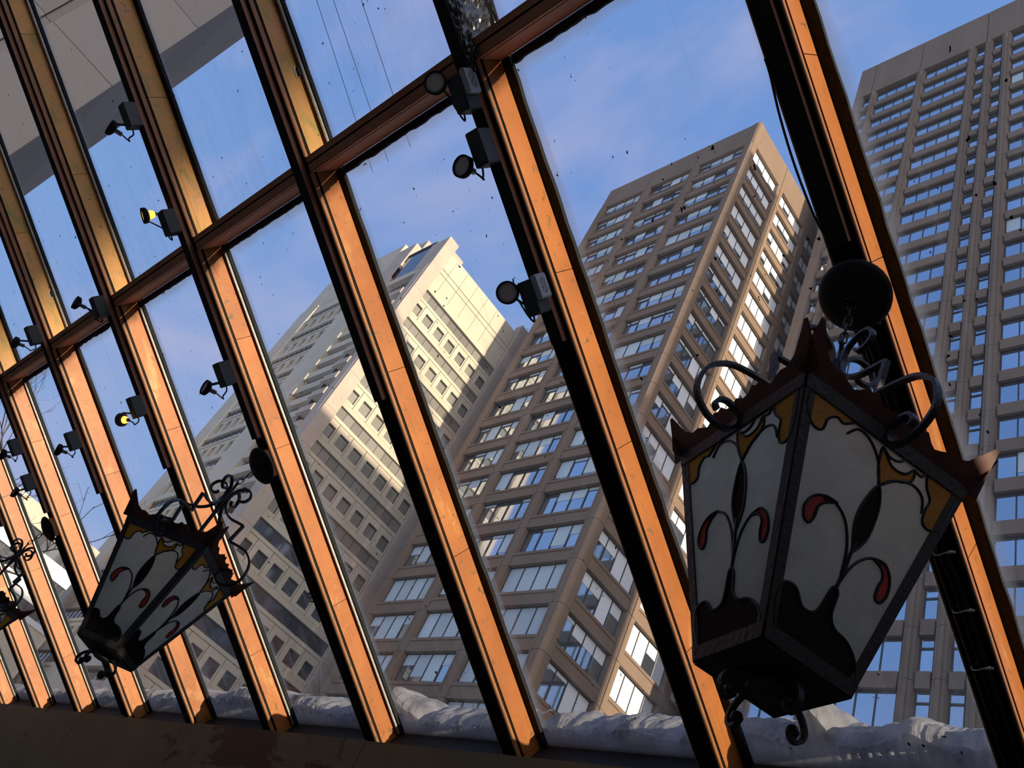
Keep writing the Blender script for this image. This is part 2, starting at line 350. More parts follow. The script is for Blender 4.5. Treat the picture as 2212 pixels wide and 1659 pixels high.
def fins():
    seamsets = [[V0, -.86, -.1, .42, PV0], [V0, -1.1, -.42, .16, PV0], [V0, -.7, .05, PV0]]
    upset = [PV1, 1.55, 2.3, V1]
    for i in range(-3, 12):
        x = XR(i)
        root = empty('copper_rafter', G(x, 0, 0), GM, RL[i], 'rafter', 'copper rafters of the glass roof')
        link('core', core, root)
        for side in (1, -1):
            for seams, mt, me in ((seamsets[i % 3], COPPER, COPPER_E), (upset, COPPER_P, COPPER_E)):
                for a, c in zip(seams[:-1], seams[1:]):
                    if side < 0 and seams is upset: pass
                    x0, x1 = (-.004, 0) if side > 0 else (-FIN_W-.004, -FIN_W)
                    MB().box(x0, x1, a+.0012, c-.0012, -.100, -.0080).build('copper_sheet', mt, root)
            for a, c, mt in ((V0, PV0, COPPER_E), (PV1, V1, COPPER_E)):
                x0, x1 = (-.004, .0005) if side > 0 else (-FIN_W-.0045, -FIN_W)
                # edge strip with a ragged lip along the groove
                n = 60; ver = []
                pts = [(.0195, a+.001)] ; lip = []
                for k in range(n+1):
                    v = a+.001+(c-a-.002)*k/n
                    lip.append((.0058 + .0028*max(0, noise.noise(Vector((i*3.1+side, v*9, 0)))+.1)*(1 if k % 2 else .5), v))
                poly = lip + [(.0255, c-.001), (.0255, a+.001)]
                MB().prism(poly, x0, x1, lambda d_, v_, x_: (x_, v_, d_)).build('edge_strip', mt, root)
        # gaskets against the glass
        for (a, c) in ((-.004, .030), (-FIN_W-.030, -FIN_W+.004)):
            b = MB(); n = 70; out = a if a < -.02 else c; inn = c if a < -.02 else a
            vsq = [V0+(V1-V0)*k/n for k in range(n+1)]
            poly = [(inn, V0), (inn, V1)] + [(out + (.0045*noise.noise(Vector((v*11, i*7.7, out)))), v) for v in reversed(vsq)]
            if out > inn: poly = list(reversed(poly))
            b.prism(poly, -.117, -.101).build('gasket', RUBBER, root)
        # cable tray on the room side, ends a little below mid slope
        if True:
            vt = -.035 + .012*math.sin(i*5)
            t = MB().box(-.062, -.017, vt, V1, .026, .0495).build('cable_tray', BRONZE_T, root)
            MB().box(-.0625, -.0165, vt, V1, .0497, .051).build('tray_lid', BLACK, t)
        # aluminium bead beside the glass
        if i in (2, 4, 5): MB().tube([(.019, PV1+.004, -.094), (.019, V1, -.094)], .0062, 8).build('glazing_bead', SILVER, root, True)
        if i in (3, 4, 6, 7, 8, 9): MB().tube([(.017, V0+.03, -.0945), (.017, PV0-.03, -.0945)], .0056, 8).build('glazing_bead', SILVER, root, True)
        if i == 1 or i == 2: MB().box(.006, .016, V0+.05, PV0-.05, -.1045, -.100).build('glazing_bead', RUBBER, root)
fins()
# ------------------------------------------------------------------ purlins between the rafters
def bayname(i):
    return {0: 'right of the large lantern rafter', 1: 'between the large lantern rafter and the lamp box rafter', 2: 'left of the rafter with crumpled black film',
            3: 'just right of the middle lantern rafter', 4: 'just left of the middle lantern rafter', 5: 'two bays left of the middle lantern rafter', 6: 'just right of the leftmost lantern rafter',
            7: 'just left of the leftmost lantern rafter', 8: 'two bays left of the leftmost lantern rafter', 9: 'three bays left of the leftmost lantern rafter',
            10: 'four bays left of the leftmost lantern rafter', 11: 'beside the far left gable wall', -1: 'second bay right of the large lantern', -2: 'beside the right hand gable wall'}[i]
BW = .9 - FIN_W
def purlins():
    for i in range(-2, 12):                                      # bay i lies between rafter i and rafter i-1
        x = XR(i)
        r = empty('copper_purlin', G(x, 0, 0), GM, 'brown copper purlin '+bayname(i), 'purlin', 'copper purlins of the glass roof')
        x0, x1 = .0006, BW-.0046
        MB().box(x0, x1, PV0+.004, PV1-.004, -.1005, .0185).build('core', BRONZE, r)
        MB().box(x0, x1, PV0+.004, PV0+.030, .019, .0225).build('face_strip', PURL, r)
        MB().box(x0, x1, PV0+.037, PV1-.004, .019, .0225).build('face_strip', PURL, r)
        MB().box(x0, x1, PV0, PV0+.0038, .0065, .0195).build('edge_strip', PURL, r)
        MB().box(x0, x1, PV0, PV0+.0038, -.100, -.0005).build('side_sheet', PURL, r)
        MB().box(x0, x1, PV1-.0038, PV1, -.100, .0195).build('side_sheet', PURL, r)
        for (a, s) in ((PV0, -1), (PV1, 1)):
            n = 40; g0, g1 = x0+.0365, x1-.0365; poly = [(g1, a), (g0, a)] + [(g0+(g1-g0)*k/n, a+s*(.026+.006*noise.noise(Vector((k*.5, i*3.3, s))))) for k in range(n+1)]
            if s > 0: poly = list(reversed(poly))
            MB().prism(poly, -.117, -.102).build('gasket', RUBBER, r)
purlins()
# ------------------------------------------------------------------ panes
def panes():
    n = 0
    lo = MB().box(.002, BW-.006, V0+.018, PV0-.002, GD-.006, GD).mesh('pane', PANE)
    hi = MB().box(.002, BW-.006, PV1+.002, V1-.02, GD-.006, GD).mesh('pane', PANE_UP)
    for me in (lo, hi):                                           # grime sits on the room side face
        me.materials.append(CLEAR)
        for p in me.polygons: p.material_index = 0 if p.index == 1 else 1
    for i in range(-2, 12):
        for me, tx in ((lo, 'lower'), (hi, 'upper')):
            n += 1
            o = link('window_%d' % n, me); place(o, XR(i), 0)
            tag(o, '%s dirty roof pane %s' % (tx, bayname(i)), 'window', kind='structure')
panes()
# ------------------------------------------------------------------ snow lying on the foot of each pane
def snow():
    hts = {0: .11, 1: .13, 2: .085, 3: .075, 4: .10, 5: .13, 6: .10, 7: .09, 8: .08, 9: .07, 10: .06, 11: .06, -1: .12, -2: .12}
    lab = {1: 'jagged grey snow drift on the glass behind the large lantern', 2: 'low grey snow drift on the glass left of the lamp box rafter', 0: 'grey snow drift on the glass right of the large lantern'}
    for i in range(-2, 12):
        n = 150; m = 12; b = MB(); x0, x1 = .004, BW-.008
        for k in range(n+1):
            x = x0+(x1-x0)*k/n; q = Vector((x*4.2+i*5.1, i*2.7, .3))
            h = hts[i]*(.85+.45*noise.noise(q)+.35*abs(noise.noise(q*2.1))+.16*noise.noise(q*5)+.05*noise.noise(q*41))
            if i == 1: h += .12*max(0, 1-abs(x-.28)/(.09 if x < .28 else .05)) + .03*math.exp(-((x-.56)/.06)**2)
            if i == 3: h += .13*max(0, 1-x/.16)
            h = max(.03, h)
            for j in range(m+1):
                t = j/m; k2 = noise.noise(Vector((x*17+i*3, t*5, 2.2)))*.55+noise.noise(Vector((x*41, t*13, i)))*.3
                v = V0 + .019 + h*math.sin(min(1, t*1.6)*math.pi/2) - max(0, t-.62)*h*1.6 + .022*k2*min(1, t*3)
                d = GD-.0075 - max(0, t-.45)*.34 - .016*abs(noise.noise(Vector((x*30, t*12, i))))*min(1, t*4)
                b.v.append((x, v, d))
        for k in range(n):
            for j in range(m):
                a = k*(m+1)+j; b.f.append((a, a+1, a+m+2, a+m+1))
        o = b.build('snow_drift', SNOW, None, False); place(o, XR(i), 0)
        tag(o, lab.get(i, 'grey snow drift on the glass '+bayname(i)), 'snow', 'snow drifts along the foot of the glass')
snow()
b = MB(); b.box(-260, 160, 2.62, 260, .4, .95); tag(b.build('ground', GROUND), 'snowy paved ground outside the glass roof', 'ground', kind='structure')

# ------------------------------------------------------------------ emergency lamps on the rafters
AIM = {'A': (.463,.127,.877), '2': (.097,.337,.937), '7': (-.035,.681,.731), '5': (-.362,.064,.93), '9': (-.936,.274,.221), '8': (-.382,.663,.644), '12': (.015,.745,.666)}
EM = [  # rafter, box v, lamp (dx, v, d), aim, style, label
 (1, .755, (-.100,.815,.12), 'A', 'white', 'emergency lamp with a white printed box beside the purlin, round lens facing the camera'),
 (1, .585, (-.105,.553,.12), '2', 'grey', 'grey emergency lamp box right below the white printed box near the purlin'),
 (1, .110, (-.102,.149,.12), 'A', 'white', 'emergency lamp with a white printed box halfway down the rafter, lens facing the camera'),
 (3, 1.485, (-.158,1.482,.12), '7', 'grey', 'dark emergency lamp highest up at the top left, against the sky'),
 (3, .995, (-.146,1.070,.12), '5', 'lit_perf', 'emergency lamp with a glowing yellow lens and a perforated box just above the purlin'),
 (4, .865, (-.180,.936,.12), '7', 'grey', 'emergency lamp on the crossing of purlin and rafter, left of the glowing yellow lamp'),
 (3, .290, (-.160,.262,.12), '7', 'grey', 'emergency lamp below the purlin, above the middle lantern canopy'),
 (5, .955, (-.215,.965,.12), '8', 'grey', 'emergency lamp just above the purlin at the left edge'),
 (4, .325, (-.158,.290,.12), '9', 'lit', 'emergency lamp with a glowing bare orange bulb below the purlin'),
 (5, .305, (-.172,.285,.12), '8', 'grey', 'small emergency lamp one rafter left of the glowing orange bulb'),
 (6, .425, (-.170,.410,.12), '8', 'grey', 'upper emergency lamp on the leftmost lantern rafter, cut by the left edge'),
 (6, .180, (-.210,.150,.12), '12', 'grey', 'lower emergency lamp on the leftmost lantern rafter, just above its canopy')]
def emergency(i, bv, lamp, aim, style, label):
    x = XR(i)
    r = empty('emergency_light', G(x-.040, bv, .0513), GM, label, 'lamp', 'emergency lamps on the rafters')
    hl = .055
    bx = MB().bbox(-.030, .024, -hl, hl, 0, .055, .004).build('battery_box', ENC, r)
    MB().box(-.034, -.0302, -hl*.6, hl*.8, .006, .046).build('side_cover', BLACK, bx)
    MB().box(-.012, .018, -hl+.008, -hl+.026, .0552, .0565).build('lid_plate', ENC, bx)
    if style == 'white':
        wb = MB().bbox(.0245, .046, -.014, .062, .004, .052, .005).build('control_box', ENC_W, r)
        pt = MB()
        for k in range(9):
            for c in range(5):
                if (k*7+c*3) % 4: pt.box(.0461, .0463, .000+k*.0055, .0034+k*.0055, .014+c*.0052, .0175+c*.0052+.001*(k % 2))
        pt.build('printed_label', PRINT, wb)
    if style == 'lit_perf':
        pf = MB()
        for a in range(6):
            for c in range(7): pf.lathe([(.0016, .0552), (.0016, .0558)], 6, lambda X, Y, Z: (X-.018+a*.0065, Y-.026+c*.0075, Z))
        pf.build('vent_holes', BLACK, bx)
    # lamp head
    L0 = Vector((lamp[0]+.040, lamp[1]-bv, lamp[2]-.0513)); a = Vector(AIM[aim]).normalized(); q = a.to_track_quat('Z', 'Y').to_matrix()
    T = lambda X, Y, Z: tuple(L0 + q @ Vector((X, Y, Z)))
    lit = style.startswith('lit')
    hd = MB().lathe([(.008,-.020),(.016,-.019),(.028,-.013),(.0345,-.008),(.0358,.0),(.0358,.011),(.0325,.012),(.0318,.006)], 22, T).build('lamp_head', BLACK if style != 'lit' else ENC, r, True)
    MB().lathe([(.0005,.0078),(.02,.0074),(.0312,.0062),(.0312,.005)], 22, T).build('lens', LENS_ON if lit else LENS, hd, True)
    sk = MB().lathe([(.0085,-.050),(.0105,-.048),(.0105,-.022),(.008,-.019)], 12, T).build('socket', CHROME, hd, True)
    if lit: MB().lathe([(.002,-.048),(.013,-.042),(.018,-.030),(.020,-.018)], 14, T).build('bulb', BULB, hd, True)
    base = Vector((-.028, -hl*.55, .03)); piv = L0 - a*.004
    side = (base-piv); side = (side - a*side.dot(a)).normalized()
    p1 = piv + side*.036
    MB().bar([base, base*.35+p1*.65, p1, p1+a*.010], .012, .003, (a*.4+Vector((0,1,0))).normalized() if abs(a.y) < .9 else Vector((0,0,1))).build('arm', ENC, r)
    MB().lathe([(.004,-.003),(.004,.003)], 10, lambda X,Y,Z: tuple(p1+q@Vector((X,Y,Z)))).build('pivot_screw', CHROME, r)
    c0 = L0 - a*.049; c1 = base + Vector((0, -.012, -.004))
    MB().tube(spline([c0, c0-a*.025+Vector((.01,-.02,0)), (c0+c1)/2+Vector((.012,-.038,.01)), c1+Vector((-.008,-.028,0)), c1], 6), .0032, 6).build('cable', WIRE, r, True)
for e in EM: emergency(*e)

# ------------------------------------------------------------------ lanterns
def lantern(loc, ztop, yaw, canopy, label, clabel):
    """loc: axis (x, y); ztop: height of the top frame"""
    A, B, H = .258, .124, .429                                   # corner radii of top and bottom frame, body height
    r = empty('stained_glass_lantern', (loc[0], loc[1], ztop), Matrix.Rotation(yaw, 3, 'Z'), label, 'lantern', 'stained glass lanterns')
    rad = lambda z: A + (B-A)*(-z/H)                               # z from 0 down to -H
    cor = lambda k, z, e=0.0: Vector(((rad(z)+e)*math.cos(k*math.pi/2), (rad(z)+e)*math.sin(k*math.pi/2), z))
    # frame: corner bars and rails
    for k in range(4):
        a, c = cor(k, .012), cor(k, -H-.008)
        dr = Vector((math.cos(k*math.pi/2), math.sin(k*math.pi/2), 0)); tg = Vector((-dr.y, dr.x, 0))
        b = MB(); wd = .017
        # angle iron: two flanges following the two neighbouring faces
        for s in (1, -1):
            fl = (tg*s - dr).normalized()
            n = (tg*s + dr).normalized()
            P = [a, a+fl*wd*1.25, c+fl*wd, c]
            i0 = len(b.v); b.v += [tuple(p+n*.003) for p in P] + [tuple(p-n*.004) for p in P]
            b.f += [(i0,i0+1,i0+2,i0+3),(i0+7,i0+6,i0+5,i0+4),(i0,i0+4,i0+5,i0+1),(i0+1,i0+5,i0+6,i0+2),(i0+2,i0+6,i0+7,i0+3),(i0+3,i0+7,i0+4,i0)]
        b.build('corner_bar', IRON_F, r)
        for (z0, z1, nm) in ((.012, -.014, 'top_rail'), (-H+.016, -H-.008, 'bottom_rail')):
            p, q = cor(k, z0), cor(k+1, z0); p2, q2 = cor(k, z1), cor(k+1, z1); n = (dr + Vector((-dr.y, dr.x, 0))).normalized()
            b = MB(); i0 = 0; P = [p, q, q2, p2]
            b.v += [tuple(t+n*.0045) for t in P] + [tuple(t-n*.006) for t in P]
            b.f += [(3,2,1,0),(4,5,6,7),(1,5,4,0),(2,6,5,1),(3,7,6,2),(0,4,7,3)]
            b.build(nm, IRON_F, r)
        # glass side
        u = (cor(k+1,0)-cor(k,0)).normalized()
        mt, mb = (cor(k,0)+cor(k+1,0))/2, (cor(k,-H)+cor(k+1,-H))/2
        wt, wb_ = A/math.sqrt(2)*1.0, B/math.sqrt(2)*1.0
        nrm = u.cross(mt-mb).normalized()
        if nrm.dot(mt-Vector((0,0,mt.z))) < 0: nrm = -nrm
        def S(s, w_, e=0.0):
            return tuple(mb + (mt-mb)*w_ + u*s*(wb_+(wt-wb_)*w_)*.97 + nrm*e)
        g = MB(); q = [S(-1,.01,-.004), S(1,.01,-.004), S(1,.99,-.004), S(-1,.99,-.004), S(-1,.01,-.001), S(1,.01,-.001), S(1,.99,-.001), S(-1,.99,-.001)]
        g.v += q[4:]; g.f += [(0,1,2,3)]
        panel = g.build('glass_side', G_WHITE, r)
        def shape(pts, mt_, nm, closed=True, sm=True):
            pp = [Vector((x, y, 0)) for x, y in pts]
            if sm:
                pp = spline(pp + [pp[0]], 5)[:-1]
            pl = [(p.x, p.y) for p in pp]
            MB().prism(pl, -.0008, .0012, lambda x, y, e: S(x, y, e)).build(nm, mt_, panel)
            MB().tube([S(x, y, .0016) for x, y in pl], .0026, 5, True).build('lead_line', LEAD, panel)
        def lead(pts, rr=.0027):
            MB().tube([S(p.x, p.y, .0014) for p in spline([Vector((x, y, 0)) for x, y in pts], 6)], rr, 5).build('lead_line', LEAD, panel)
        shape([(-.86,.03),(-.93,.12),(-.86,.20),(-.62,.215),(-.42,.165),(-.16,.185),(-.03,.30),(.08,.29),(.10,.205),(.24,.165),(.52,.15),(.80,.10),(.86,.03),(0,.015)], G_DARK, 'dark_glass')
        lead([(.02,.30),(.05,.38),(.06,.47),(.09,.52)], .0034)
        shape([(.07,.47),(-.03,.58),(-.01,.68),(.10,.785),(.20,.70),(.21,.58),(.16,.52)], G_DARK, 'dark_glass')
        lead([(.03,.36),(-.02,.47),(-.16,.565),(-.36,.605),(-.52,.59)])
        shape([(-.33,.608),(-.50,.605),(-.66,.575),(-.76,.52),(-.74,.475),(-.65,.465),(-.59,.50),(-.57,.545),(-.48,.58)], G_RED, 'red_glass')
        lead([(.04,.335),(.16,.435),(.34,.495),(.52,.495)])
        shape([(.36,.50),(.55,.51),(.70,.47),(.77,.405),(.73,.36),(.63,.365),(.60,.41),(.61,.45),(.53,.485)], G_RED, 'red_glass')
        lead([(.10,.785),(.0,.88),(-.16,.94),(-.32,.95),(-.44,.90)])
        shape([(-.97,.985),(-.97,.885),(-.86,.835),(-.74,.845),(-.70,.90),(-.60,.935),(-.50,.93),(-.40,.985)], G_AMBER, 'amber_glass', sm=True)
        lead([(.10,.785),(.26,.85),(.46,.885),(.62,.865),(.70,.80)])
        shape([(.10,.79),(.02,.86),(.0,.95),(.16,.90),(.33,.905),(.42,.95),(.44,.90),(.36,.87),(.24,.845)], G_AMBER, 'amber_glass')
        shape([(.97,.985),(.97,.80),(.88,.755),(.76,.765),(.72,.82),(.72,.875),(.62,.92),(.60,.985)], G_AMBER, 'amber_glass')
        lead([(.0,.95),(.12,.93),(.24,.945),(.30,.99)]); lead([(.42,.95),(.52,.945),(.56,.985)])
        # scalloped tin crest standing on the top rail
        prof = [(-1,.104),(-.965,.106),(-.91,.080),(-.84,.052),(-.74,.040),(-.64,.042),(-.56,.034),(-.50,.030),(-.44,.036),(-.36,.050),(-.30,.046),(-.24,.052),(-.17,.040),(-.09,.038),(0,.048),
                (.09,.038),(.17,.040),(.24,.052),(.30,.046),(.36,.050),(.44,.036),(.50,.030),(.56,.034),(.64,.042),(.74,.040),(.84,.052),(.91,.080),(.965,.106),(1,.104)]
        out = (nrm*.45 + Vector((0,0,1))).normalized()
        base = mt + Vector((0,0,.010)); b = MB(); m = len(prof)
        for e in (-.0012, .0012):
            for (s, h) in prof: b.v.append(tuple(base + u*s*(wt*.985 + h*.30) + nrm*e))
            for (s, h) in prof: b.v.append(tuple(base + u*s*(wt*.985 + h*.30) + out*h + nrm*e))
        for q in range(m-1):
            b.f += [(q, m+q, m+q+1, q+1), (2*m+q, 2*m+q+1, 3*m+q+1, 3*m+q), (m+q, 3*m+q, 3*m+q+1, m+q+1), (q, q+1, 2*m+q+1, 2*m+q)]
        b.build('tin_crest', TIN, r)
        # scroll arm rising from the middle of the rail
        md = Vector((nrm.x, nrm.y, 0)).normalized(); r0 = A/math.sqrt(2)
        a1 = spline([Vector((p, 0, h)) for p, h in [(.236,-.014),(.243,-.002),(.236,.014),(.218,.021),(.198,.012),(.188,-.012),(.198,-.036),(.224,-.046),(.258,-.036),(.286,-.006),(.290,.036),(.276,.078),(.240,.112),(.195,.126),(.140,.133)]], 6)
        a2 = spline([Vector((p, 0, h)) for p, h in [(.152,.218),(.120,.222),(.080,.228),(.044,.248),(.020,.282),(.014,.318)]], 6)
        a3 = spline([Vector((p, 0, h)) for p, h in [(.014,.318),(.024,.354),(.052,.376),(.082,.372),(.097,.346),(.086,.322),(.062,.316),(.050,.330)]], 6)
        path = a1 + a2 + a3[1:]
        MB().bar([md*p.x + Vector((0,0,p.z+.010)) for p in path], .0125, .0075, u).build('scroll_arm', IRON, r)
    # straps across the open top, bottom plate
    for k in range(2):
        an = k*math.pi/2 + math.pi/4; dr = Vector((math.cos(an), math.sin(an), 0)); tg = Vector((-dr.y, dr.x, 0)); q0 = A/math.sqrt(2)-.004
        MB().bar([dr*-q0, dr*-.05+Vector((0,0,.05)), Vector((0,0,.062+.006*k)), dr*.05+Vector((0,0,.05)), dr*q0], .014, .004, tg).build('cross_strap', IRON, r)
    bp = MB(); ring = [cor(k, -H-.008) for k in range(4)]
    bp.prism([(p.x, p.y) for p in ring], -H-.012, -H-.002).build('bottom_plate', IRON, r)
    MB().lathe([(.030,-H-.034),(.034,-H-.030),(.034,-H-.012)], 18).build('bottom_boss', IRON, r, True)
    for k in range(4):                                            # curled feet with ball ends
        an = k*math.pi/2 + math.pi/4; dr = Vector((math.cos(an), math.sin(an), 0)); tg = Vector((-dr.y, dr.x, 0))
        pts = [(.030,-.020),(.052,-.022),(.072,-.034),(.084,-.054),(.080,-.072),(.066,-.078),(.056,-.068),(.060,-.058)]
        ft = MB().bar([dr*p + Vector((0,0,-H+h)) for p, h in [(q.x, q.z) for q in spline([Vector((a_,0,c_)) for a_, c_ in pts], 6)]], .011, .006, tg).build('scroll_foot', IRON, r)
        e = dr*.062 + Vector((0,0,-H-.064))
        MB().lathe([(.002,-.0115),(.008,-.008),(.0115,0),(.008,.008),(.002,.0115)], 12, lambda X,Y,Z: (e.x+X, e.y+Y, e.z+Z)).build('ball', IRON, ft, True)
    # centre post with a loop, chain to the canopy
    MB().lathe([(.006,.06),(.008,.10),(.008,.24),(.013,.265),(.015,.300),(.013,.335),(.006,.345),(.006,.375)], 12).build('centre_post', IRON, r, True)
    MB().tube([(.017*math.cos(t*math.pi/9), 0, .390+.017*math.sin(t*math.pi/9)) for t in range(18)], .0036, 6, True).build('hanging_ring', IRON, r, True)
    cz = canopy[2] - ztop
    top = Vector((canopy[0]-loc[0], canopy[1]-loc[1], 0)); top = Matrix.Rotation(-yaw, 3, 'Z') @ top; top.z = cz - .022
    bot = Vector((0, 0, .402)); dv = top-bot; nl = max(3, int(dv.length/.030))
    ch = MB(); ring_ = ch
    links = []
    for q in range(nl):
        c = bot + dv*((q+.5)/nl); s = Vector((1,0,0)) if q % 2 else Vector((0,1,0))
        dvn = dv.normalized(); s = (s - dvn*s.dot(dvn)).normalized()
        hl = dv.length/nl*.62; rw = .008
        pts = []
        for t in range(16):
            an = t*math.pi/8; pts.append(c + dvn*(hl-rw)*(1 if math.sin(an) >= 0 else -1)*(1 if abs(math.sin(an)) > .05 else 0) + dvn*rw*math.sin(an) + s*rw*math.cos(an))
        links.append(pts)
    chain = MB().tube(links[0], .0024, 5, True).build('chain', IRON, r, True)
    for pts in links[1:]: MB().tube(pts, .0024, 5, True).build('chain_link', IRON, chain, True)
    # canopy on its junction box, fixed to the rafter
    cr = empty('ceiling_canopy', Vector(canopy), GM, clabel, 'canopy', 'lantern canopies on the rafters')
    MB().lathe([(.030,.020),(.060,.016),(.078,.008),(.086,0),(.086,-.004),(.080,-.005)], 30).build('dish', BLACK, cr, True)
    jb = MB().bbox(-.036, .036, -.062, .062, -.040, -.006, .004).build('junction_box', COPPER, cr)
    for q in (-.036, 0, .036): MB().lathe([(.013,0),(.013,.0012)], 16, lambda X,Y,Z: (.036+Z, q+X, -.022+Y)).build('knockout', COPPER_E, jb)
    MB().tube([(.010*math.cos(t*math.pi/6), 0, .026+.010*math.sin(t*math.pi/6)) for t in range(12)], .0025, 5, True).build('hook', IRON, cr, True)
CD = .0695
def can(i, v=-.155): return tuple(G(XR(i)-.036, v, CD))
lantern((-.7289, 1.128), 1.144, math.radians(-67.17), can(0, -.160), 'large stained glass lantern with black scrolls in the right foreground', 'round black canopy above the large lantern')
lantern((-3.411, 1.084), 1.187, math.radians(-6.37), can(3, -.150), 'middle sized stained glass lantern hanging at the lower left', 'black canopy on a copper box above the middle lantern')
lantern((-6.135, 1.100), 1.187, math.radians(-14), can(6, -.150), 'leftmost lantern, cut off by the left edge of the view', 'small black canopy above the leftmost lantern')
# ------------------------------------------------------------------ conduits below the canopies, cables and clips
def conduits():
    for i, lb in ((0, 'dark conduit with white zip ties below the large lantern canopy'), (3, 'dark conduit running down from the middle lantern canopy'), (6, 'dark conduit running down from the leftmost canopy')):
        r = empty('conduit', G(XR(i)-.04, -.22, .0345), GM, lb, 'conduit', 'conduits below the lantern canopies')
        MB().tube(spline([(0,0,.006),(0,-.45,.006),(.004,-.62,.006),(.010,-.74,.004),(.010,-1.26,.004)], 6), .0125, 8).build('pipe', BRONZE, r, True)
        MB().tube(spline([(-.020,0,.0),(-.022,-.4,.0),(-.016,-.8,.001),(-.012,-1.24,.0)], 6), .0055, 6).build('cable', WIRE, r, True)
        if i == 0:
            for q in (-.02, -.46, -.60, -.75, -.90):
                z = MB(); z.tube([(-.004+.022*math.cos(t*math.pi/8)+(0 if q > -.6 else .008), q+.003*math.sin(t*math.pi/4), .006+.0145*math.sin(t*math.pi/8)) for t in range(16)], .0016, 4, True)
                z.box(.016, .034, q-.002, q+.002, .012, .016); z.build('zip_tie', ZIP, r)
        else:
            for q in (-.55, -.59): MB().lathe([(.004,-.006),(.004,.006)], 8, lambda X,Y,Z: (-.030+Z, q+X, .006+Y)).build('clamp_screw', BLACK, r)
    for i, v, lb in ((2, 1.235, 'small black clip on the rafter edge, upper middle'), (5, 1.165, 'small black clip on the rafter edge, far left')):
        r = empty('clip', G(XR(i)+.001, v, -.092), GM, lb, 'clip', 'clips on the rafters')
        MB().box(0, .002, -.020, .020, .004, .024).build('plate', SILVER, r)
        MB().bbox(.0021, .014, -.017, .017, .0, .016, .002).build('catch', BLACK, r)
    c = MB().tube(spline([G(XR(0)-.070,.44,.048), G(XR(0)-.068,.40,.054), G(XR(0)-.076,.30,.056), G(XR(0)-.079,.18,.056), G(XR(0)-.074,.06,.054), G(XR(0)-.066,.0,.050)], 8), .003, 6).build('loose_cable', WIRE, None, True)
    tag(c, 'thin black cable sagging beside the rafter nearest the camera', 'cable')
conduits()
def wires():
    for (a, c), lb in zip([[(-2.1455, 2.6), (-2.1776, 0.8)], [(-2.2847, 2.6), (-2.3115, 0.8)], [(-2.3483, 2.6), (-2.4094, 0.8)]], ('darkest of three thin overhead wires in the upper middle pane', 'middle of three thin overhead wires in the upper middle pane', 'faintest left of three thin overhead wires in the upper middle pane')):
        o = MB().tube([G(a[0], a[1], -.2), G(c[0], c[1], -.2)], .0011, 5).build('overhead_wire', WIRE)
        tag(o, lb, 'wire', 'overhead wires outside the glass')
wires()
# ------------------------------------------------------------------ crumpled black film on the second rafter
def film():
    b = MB(); nv, nc = 110, 34; x0 = XR(1)
    prof = [(-.012,.062),(-.006,.064),(.002,.055),(.008,.03),(.010,.0),(.012,-.04),(.018,-.08),(.030,-.098)]
    pl = spline([Vector((p[0], p[1], 0)) for p in prof], 6)
    for a in range(nv+1):
        v = .80 + 1.25*a/nv
        tail = max(0, (.93-v)/.13)
        for c in range(nc+1):
            t = c/nc*(len(pl)-1); k = min(int(t), len(pl)-2); p = pl[k].lerp(pl[k+1], t-k)
            n1 = noise.noise(Vector((c*.22, v*28, 1))); n2 = noise.noise(Vector((c*.5, v*60, 4))); n3 = noise.noise(Vector((c*.15, v*9, 7)))
            e = .007*n1 + .0045*n2 + .006*n3 + .004
            q = Vector((p.x, p.y))
            if tail > 0:                       # hanging tongue over the purlin crossing
                ctr = Vector((.002, .058)); q = q.lerp(ctr + Vector(((c/nc-.5)*.05*(1-tail)+.02*n3, .012*n1)), min(1, tail*1.0+.25))
            b.v.append(tuple((x0+q.x+e, v + .012*n3, q.y+e*.4)))
    for a in range(nv):
        for c in range(nc):
            i = a*(nc+1)+c; b.f.append((i, i+1, i+nc+2, i+nc+1))
    o = b.build('plastic_film', PLASTIC); place(o, 0, 0)
    tag(o, 'crumpled shiny black plastic film wrapped round the rafter at the top', 'plastic film')
film()

# ================================================================== the city outside (k metres per survey unit)
K = .6
def part(parent, name, m, *boxes):
    b = MB()
    for x in boxes: b.box(*[q*K for q in x])
    return b.build(name, m, parent)
meshcache = {}
def cached(key, fn):
    if key not in meshcache: meshcache[key] = fn()
    return meshcache[key]
def boxmesh(key, m, *boxes):
    def f():
        b = MB()
        for x in boxes: b.box(*[q*K for q in x])
        return b.mesh(key[0] if isinstance(key, tuple) else key, m)
    return cached(key, f)
def at(o, x, y, z): o.location = (x*K, y*K, z*K); return o
def rot90(o): o.rotation_euler = (0, 0, math.pi/2); return o
